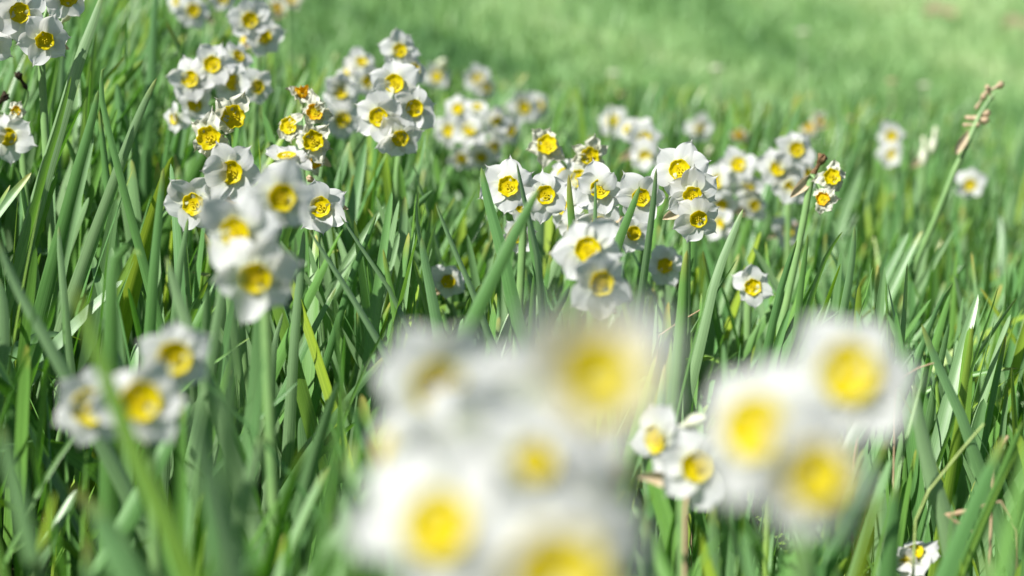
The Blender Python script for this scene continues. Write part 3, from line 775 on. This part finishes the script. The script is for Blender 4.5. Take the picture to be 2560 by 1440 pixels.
# the rest of the bed: bulbs with a few leaves each
def bed_leaves():
    cents, sides, ws, tws, chans, tints, drys = [], [], [], [], [], [], []
    nt = 3900
    # tuft positions inside the view wedge plus a margin, denser near
    y = 0.55 + (4.7 - 0.55) * rng.random(nt * 3) ** 0.85
    x = (rng.random(nt * 3) * 2 - 1) * (0.215 * y + 0.30)
    keep = np.ones(len(x), bool)
    edge = 4.35 + 0.25 * np.sin(x * 3.0) + 0.1 * np.sin(x * 11)
    keep &= (y < edge)
    keep &= rng.random(len(x)) < np.clip((0.215 * y + 0.30) / 1.0 * np.where(y > 3, 0.45, 0.55), 0.10, 1)
    thin_ = np.where(y < 1.3, np.where(x < -0.02, 0.9, 0.75), 1.0)
    keep &= rng.random(len(x)) < thin_
    x, y = x[keep], y[keep]
    for i in range(len(x)):
        k = rng.integers(2, 6)
        hs = rng.normal(0.355, 0.03)
        for j in range(k):
            az = rng.random() * 6.283
            bx, by = x[i] + 0.012 * math.cos(az), y[i] + 0.012 * math.sin(az)
            L = max(0.16, hs + rng.normal(-0.02, 0.035))
            if rng.random() < 0.38: L *= rng.uniform(0.62, 0.93)
            cents.append((bx, by, L, az)); 
    A = np.array(cents); n = len(A)
    bx, by, L, az = A.T
    th0 = np.radians(np.abs(rng.normal(0, 7, n)) + 2)
    kap = np.radians(np.abs(rng.normal(8, 10, n)))
    droop = (rng.random(n) < 0.05) & (by > 1.35)
    kap = np.where(droop, np.radians(rng.uniform(50, 130, n)), kap)
    bias = np.radians(np.where(bx < -0.12, 11, np.where(bx > 0.25, 3, 4)) + rng.normal(0, 9, n))
    az2 = az + rng.normal(0, 0.5, n)
    ang = th0[:, None] + kap[:, None] * SV[None, :] ** 1.8
    dx = np.sin(ang) * np.cos(az2)[:, None] + np.sin(bias)[:, None] * (0.6 + 0.5 * SV[None])
    dy = np.sin(ang) * np.sin(az2)[:, None] * 0.8
    dz = np.cos(ang)
    D = np.stack([dx, dy, dz], -1); D /= np.linalg.norm(D, axis=-1, keepdims=True)
    ds = np.diff(SV, prepend=0)
    cen = np.cumsum(D * (ds[None, :, None] * L[:, None, None]), axis=1)
    cen[..., 0] += bx[:, None]; cen[..., 1] += by[:, None]; cen[..., 2] += (ground_z(bx, by) - 0.004)[:, None]
    # keep the picked-out blooms clear of leaves that would stand in front of them
    px, py, d = proj(cen)
    bad = np.zeros(n, bool)
    for (fx, fy, fr, fd) in FLOWERS:
        near = (d < fd + 0.03) & ((px - fx) ** 2 + (py - fy) ** 2 < (fr + 8 * 1.7 / np.maximum(d, .3)) ** 2)
        bad |= near.any(1) & (rng.random(n) > 0.03)
    for hc in HANDC:
        hx, hy, hd = proj(hc)
        for q in range(0, 200, 4):
            t = q / 200
            k = NS - 1 - t * 9
            a, b = int(k), min(int(k) + 1, NS - 1)
            ux, uy, ud = hx[a] + (hx[b] - hx[a]) * (k - a), hy[a] + (hy[b] - hy[a]) * (k - a), hd[a]
            if uy > 1440: break
            near = (d < ud) & ((px - ux) ** 2 + (py - uy) ** 2 < 20 ** 2)
            bad |= near.any(1)
    tx, ty, td = px.min(1), py.min(1), d[:, -1]
    tpx = px[np.arange(n), py.argmin(1)]
    lim = np.where(td < 0.85, np.interp(tpx, [0, 600, 900, 1000], [980, 1000, 1250, 1500]),
          np.where(td < 1.35, np.interp(tpx, [0, 500, 900, 1100, 2100, 2560], [720, 760, 950, 1120, 1120, 1000]),
          np.where(td < 1.62, np.interp(tpx, [0, 400, 900, 1250, 1700, 2000, 2300, 2560], [400, 560, 640, 600, 640, 640, 780, 820]),
          np.where(td < 1.95, np.interp(tpx, [0, 250, 500, 900, 1300, 1700, 2000, 2560], [90, 150, 380, 470, 470, 540, 560, 720]),
          np.where(td < 2.5, np.interp(tpx, [0, 500, 700, 1300, 1800, 2560], [-50, 60, 200, 420, 470, 560]), 
                             np.interp(tpx, [0, 500, 700, 1300, 1800, 2560], [-200, -60, 110, 180, 210, 240]))))))
    bad |= ty < lim
    ok = ~bad
    cen, L = cen[ok], L[ok]; n = ok.sum()
    fa = rng.random(n) * 6.283
    side = np.stack([np.cos(fa), np.sin(fa) * 0.8, np.zeros(n)], -1)
    W = rng.normal(0.0106, 0.0024, n).clip(0.007, 0.017)
    V = ribbon(cen, side, W, rng.normal(0, 0.7, n), rng.uniform(0.05, 0.45, n))
    tint = np.clip(rng.beta(1.0, 1.25, n), 0, 1)
    dry = np.where(rng.random(n) < 0.35, rng.uniform(0.0, 0.05, n), -0.1)
    return V, tint, dry

BV, BT, BD = bed_leaves()
NL = len(BV)
print("bed leaves", NL, "hand", len(HAND))

# the 240 bed leaves that show largest are objects of their own, the others one mass
def show_largest(nmax):
    allV = np.concatenate([BV.reshape(NL, -1, 3), np.array([h[0].reshape(-1, 3) for h in HAND])])
    F = (LF[None] + (np.arange(len(allV)) * NS * NX)[:, None, None]).reshape(-1, 4)
    bvh = BVHTree.FromPolygons(allV.reshape(-1, 3).tolist(), F.tolist())
    cnt = np.zeros(len(allV), int)
    nf = len(LF)
    for ix in range(4, 2560, 9):
        for iy in range(4, 1440, 9):
            dr = at(ix, iy, 1.0).normalized()
            h = bvh.ray_cast(Vector((0, 0, 0)), dr, 6.0)
            if h[2] is not None:
                P = h[0]; blocked = False
                dd = P.y * CP - P.z * SP
                cnt[h[2] // nf] += 1
    return cnt
CNT = show_largest(240)
order = np.argsort(-CNT[:NL])
PICK = set(int(i) for i in order[:300 - len(HAND)] if CNT[i] > 0)

for V, tint, dry, label in HAND:
    leaf_object(V, tint, dry, label + (" leaf" if "leaf" not in label and "blade" not in label else ""), "leaves picked out in the narcissus bed")

used = {}
for i in sorted(PICK):
    V = BV[i]; c = V[:, NX // 2]
    px, py, d = proj(c)
    vis = (px > 0) & (px < 2560) & (py > 0) & (py < 1440)
    if not vis.any(): vis[:] = True
    mx, my, md = px[vis].mean(), py[vis].mean(), d[vis].mean()
    lean = px[-1] - px[vis][0]
    hgt = abs(py[-1] - py[vis][0]) + 1
    form = "drooping" if py[-1] > py.min() + 25 else ("upright" if abs(lean) / hgt < 0.14 else ("right leaning" if lean > 0 else "left leaning"))
    tone = "grey green" if BT[i] < 0.22 else ("mid green" if BT[i] < 0.5 else "yellow green")
    foc = "blurred " if md < 1.25 or md > 2.4 else ""
    st = min(STEMS, key=lambda s: (s[1] - mx) ** 2 + (s[2] - my) ** 2)
    dxs, dys = mx - st[1], my - st[2]
    where = ("below" if dys > 0 else "above") if abs(dys) > 1.5 * abs(dxs) else ("right of" if dxs > 0 else "left of")
    lab = f"{foc}{form} {tone} leaf {where} {st[0]}"
    wds = lab.split()
    if len(wds) > 16: lab = " ".join(wds[:16])
    leaf_object(V, BT[i], BD[i], lab, "leaves standing in the narcissus bed")

rest = np.array([i for i in range(NL) if i not in PICK])
RV = BV[rest].reshape(-1, 3)
RF = (LF[None] + (np.arange(len(rest)) * NS * NX)[:, None, None]).reshape(-1, 4)
me = mesh_from("foliage", RV, RF, M_LEAF, uv=np.tile(LUV, (len(rest), 1)), tint=np.repeat(BT[rest], NS * NX), dry=np.repeat(BD[rest], NS * NX))
tag(link("foliage", me), "dense mass of narcissus leaves filling the bed", "foliage", kind="stuff")

# ------------------------------------------------------------------ dry grass stalks among the leaves at right
def straw(label, pts, d, wpx, mat, head=0):
    P = [at(x, y, d) for x, y in pts]
    last = P[-1]
    foot = Vector((last.x, last.y + 0.01, gz(last.x, last.y) - 0.003))
    c = spline([foot, last.lerp(foot, 0.5)] + P[::-1], NS)
    r = wpx * d / K / 2
    base = Vector(c[0])
    rad = [r * (1 - 0.4 * s) for s in SV]
    if head: rad = [r * (0.55 if s < 0.86 else (1.6 * math.sin(math.pi * (s - 0.86) / 0.15) + 0.3)) for s in SV]
    V, F = tube([Vector(p) - base for p in c], rad, 6, 0.5)
    o = link("grass_stalk", mesh_from("grass_stalk", V, F, mat), None, base)
    tag(o, label, "grass stalk", "dry grass stalks among the leaves")
straw("olive grass stalk rising right between leaves at the lower right", [(2460, 1060), (2400, 1130), (2330, 1220), (2290, 1290)], 1.42, 9, M_BUDG)
straw("brown grass head nodding in the lower right corner", [(2440, 1335), (2400, 1310), (2370, 1285), (2440, 1278), (2540, 1300)], 1.42, 10, M_STRAW, 1)
straw("tan dry wisp leaning right at the right edge", [(2520, 1090), (2505, 1120), (2490, 1160), (2480, 1250)], 1.45, 11, M_STRAW)
straw("pink tan wisp lying across leaves right of the blurred trio", [(2335, 908), (2300, 918), (2262, 940), (2240, 990)], 1.52, 6, M_STRAW)
straw("tan straw standing beside the very blurred trio", [(2150, 1060), (2145, 1100), (2138, 1140), (2135, 1200)], 1.46, 9, M_STRAW)
straw("thin tan straw near the bottom right crumpled bloom", [(2420, 1330), (2410, 1380), (2402, 1420), (2400, 1480)], 1.45, 9, M_STRAW)
straw("tan broken stalk under the nodding pair", [(1722, 1225), (1714, 1260), (1712, 1300), (1712, 1360)], 1.22, 16, M_STRAW)
straw("thin ochre straw crossing leaves left of the brown tipped leaf", [(1750, 775), (1700, 805), (1655, 835), (1640, 900)], 1.62, 5, M_STRAW)

# fine grass and dry wisps growing between the bulbs
def fine_grass():
    n = 2600
    y = rng.uniform(1.1, 3.4, n); x = (rng.random(n) ** 0.7 * (0.215 * y + 0.25) + 0.0) * np.where(rng.random(n) < 0.82, 1, -1)
    L = rng.normal(0.24, 0.06, n).clip(0.08, 0.36); az = rng.random(n) * 6.283
    ang = np.radians(np.abs(rng.normal(6, 8, n)))[:, None] + np.radians(np.abs(rng.normal(20, 25, n)))[:, None] * SV[None] ** 1.6
    D = np.stack([np.sin(ang) * np.cos(az)[:, None], np.sin(ang) * np.sin(az)[:, None], np.cos(ang)], -1)
    cen = np.cumsum(D * (np.diff(SV, prepend=0)[None, :, None] * L[:, None, None]), axis=1)
    cen[..., 0] += x[:, None]; cen[..., 1] += y[:, None]; cen[..., 2] += (ground_z(x, y) - 0.003)[:, None]
    px, py, d = proj(cen)
    bad = np.zeros(n, bool)
    for (fx, fy, fr, fd) in FLOWERS:
        bad |= ((d < fd + 0.03) & ((px - fx) ** 2 + (py - fy) ** 2 < (fr * 0.9) ** 2)).any(1)
    cen = cen[~bad]; n = len(cen)
    fa = rng.random(n) * 6.283
    V = ribbon(cen, np.stack([np.cos(fa), np.sin(fa), 0 * fa], -1), rng.uniform(0.0018, 0.0045, n), rng.normal(0, 1.0, n), rng.uniform(0.1, 0.6, n))
    dead = (rng.random(n) < 0.10) & (cen[:, 0, 1] > 1.55) & (L[~bad] < 0.24)
    for nm, mk, mat, lb in (("fine_grass", ~dead, M_LEAF, "fine green grass blades growing up between the narcissus leaves"), ("dry_grass", dead, M_STRAW, "thin dry tan wisps of dead grass tangled low in the bed")):
        q = V[mk]; k = len(q)
        F = (LF[None] + (np.arange(k) * NS * NX)[:, None, None]).reshape(-1, 4)
        me = mesh_from(nm, q.reshape(-1, 3), F, mat, uv=np.tile(LUV, (k, 1)), tint=np.repeat(rng.uniform(0.3, 0.95, k), NS * NX), dry=np.full(k * NS * NX, -0.1))
        tag(link(nm, me), lb, "grass", kind="stuff")
fine_grass()

# ------------------------------------------------------------------ lawn beyond the bed
def lawn():
    n = 120000
    y = 4.2 + (17 - 4.2) * rng.random(n) ** 1.6
    x = (rng.random(n) * 2 - 1) * (0.215 * y + 0.5)
    h = rng.normal(0.055, 0.018, n).clip(0.02, 0.12) * np.where(y < 5.4, 1.5, 1.0)
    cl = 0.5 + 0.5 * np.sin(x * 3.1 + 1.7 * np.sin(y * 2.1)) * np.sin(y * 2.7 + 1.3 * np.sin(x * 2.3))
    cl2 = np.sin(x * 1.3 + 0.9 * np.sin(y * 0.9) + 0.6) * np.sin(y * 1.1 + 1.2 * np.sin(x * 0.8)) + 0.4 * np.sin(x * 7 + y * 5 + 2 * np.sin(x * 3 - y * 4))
    h *= 0.7 + 0.6 * cl
    wv = rng.uniform(0.003, 0.006, n)
    a = rng.random(n) * 6.283; la = rng.random(n) * 6.283; le = np.abs(rng.normal(0, 0.35, n))
    s = np.stack([np.cos(a), np.sin(a), 0 * a], -1) * wv[:, None]
    b = np.stack([x, y, ground_z(x, y) - 0.003], -1)
    u = np.stack([np.cos(la) * np.sin(le), np.sin(la) * np.sin(le), np.cos(le)], -1) * h[:, None]
    bend = np.stack([np.cos(la), np.sin(la), -0.2 + 0 * la], -1) * (h * le * 0.6)[:, None]
    V = np.stack([b - s, b + s, b + u * 0.55 + s * 0.8, b + u * 0.55 - s * 0.8, b + u + bend + s * 0.15, b + u + bend - s * 0.15], 1)
    F = np.array([[0, 1, 2, 3], [3, 2, 4, 5]])
    F = (F[None] + (np.arange(n) * 6)[:, None, None]).reshape(-1, 4)
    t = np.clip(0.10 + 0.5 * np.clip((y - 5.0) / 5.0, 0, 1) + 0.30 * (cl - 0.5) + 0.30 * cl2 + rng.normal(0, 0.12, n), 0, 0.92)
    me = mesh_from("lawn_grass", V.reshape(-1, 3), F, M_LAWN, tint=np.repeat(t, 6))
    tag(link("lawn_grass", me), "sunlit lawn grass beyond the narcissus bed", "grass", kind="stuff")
lawn()

# pale wild flowers scattered in the lawn, seen as soft discs
V1, F1 = lathe([(0.0002, 0.010), (0.006, 0.0075), (0.013, 0.006), (0.016, 0.0035), (0.014, 0.001), (0.004, -0.001), (0.0016, -0.004), (0.0014, -0.06)], 14,
               lambda i, a: (0.0016 * math.sin(7 * a) * (1 if 1 < i < 5 else 0), 0.001 * math.sin(7 * a + 1) * (1 if 1 < i < 5 else 0)))
TUFT = mesh_from("wild_flower", V1, F1, M_BUD)
TUFT_TAN = mesh_from("wild_flower", V1, F1, M_STRAW)
for px, py, d, s, m, lb in ((1535, 186, 4.9, 1.1, TUFT, "pale blurred flower dot in the grass right of the dense ball"),
                        (1791, 174, 4.9, 1.2, TUFT, "brightest blurred cream flower dot in the grass above the sharp column"),
                        (2312, 216, 4.8, 1.0, TUFT, "blurred cream flower dot left of the tall dry stalk's tip"),
                        (2008, 82, 6.2, 1.4, TUFT, "pale blurred flower dot high in the lawn at right"),
                        (2230, 205, 4.8, 0.9, TUFT_TAN, "dim tan flower dot in the grass left of the cream one"),
                        (1555, 238, 4.5, 0.9, TUFT_TAN, "dim tan flower dot below the pale one right of the dense ball"),
                        (2125, 300, 4.2, 0.9, TUFT_TAN, "beige blurred flower dot behind the spent orange stalk")):
    P = at(px, py, d)
    s *= 0.75
    o = link("wild_flower", m, None, P); o.scale = (s, s, s)
    hz = (P.z - gz(P.x, P.y)) / (0.06 * s)
    tag(o, lb, "wild flower", "blurred wild flowers in the grass")
    sv = np.array([v.co[:] for v in m.vertices]); sv[-14:, 2] = -0.06 * max(hz, 1.0)
    mm = m.copy(); mm.vertices.foreach_set("co", sv.astype(np.float32).ravel()); mm.update(); o.data = mm
for px, py, d, s, lb in ((2350, 60, 7.5, 1.6, "brown dead leaf lying in the lawn at the upper right"), (2545, 90, 7.0, 1.4, "second brown dead leaf in the lawn at the right edge")):
    P = at(px, py, d)
    Vd = []
    for i in range(9):
        u = i / 8
        for j in range(5):
            v = j / 2 - 1
            Vd.append(((u - 0.5) * 0.10, v * 0.03 * math.sin(math.pi * (0.05 + 0.9 * u)), 0.02 * v * v + 0.012 * math.sin(u * 5)))
    for k in range(40):
        P = at(px, py, d)
        if P.z < gz(P.x, P.y) + 0.05: break
        d += 0.15
    P.z = gz(P.x, P.y) + 0.08
    o = link("dead_leaf", mesh_from("dead_leaf", Vd, grid_faces(9, 5), M_PAPER), None, P)
    o.rotation_euler = (0.35, -0.15, 0.4); o.scale = (s, s, s)
    tag(o, lb, "dead leaf", "dead leaves in the lawn")
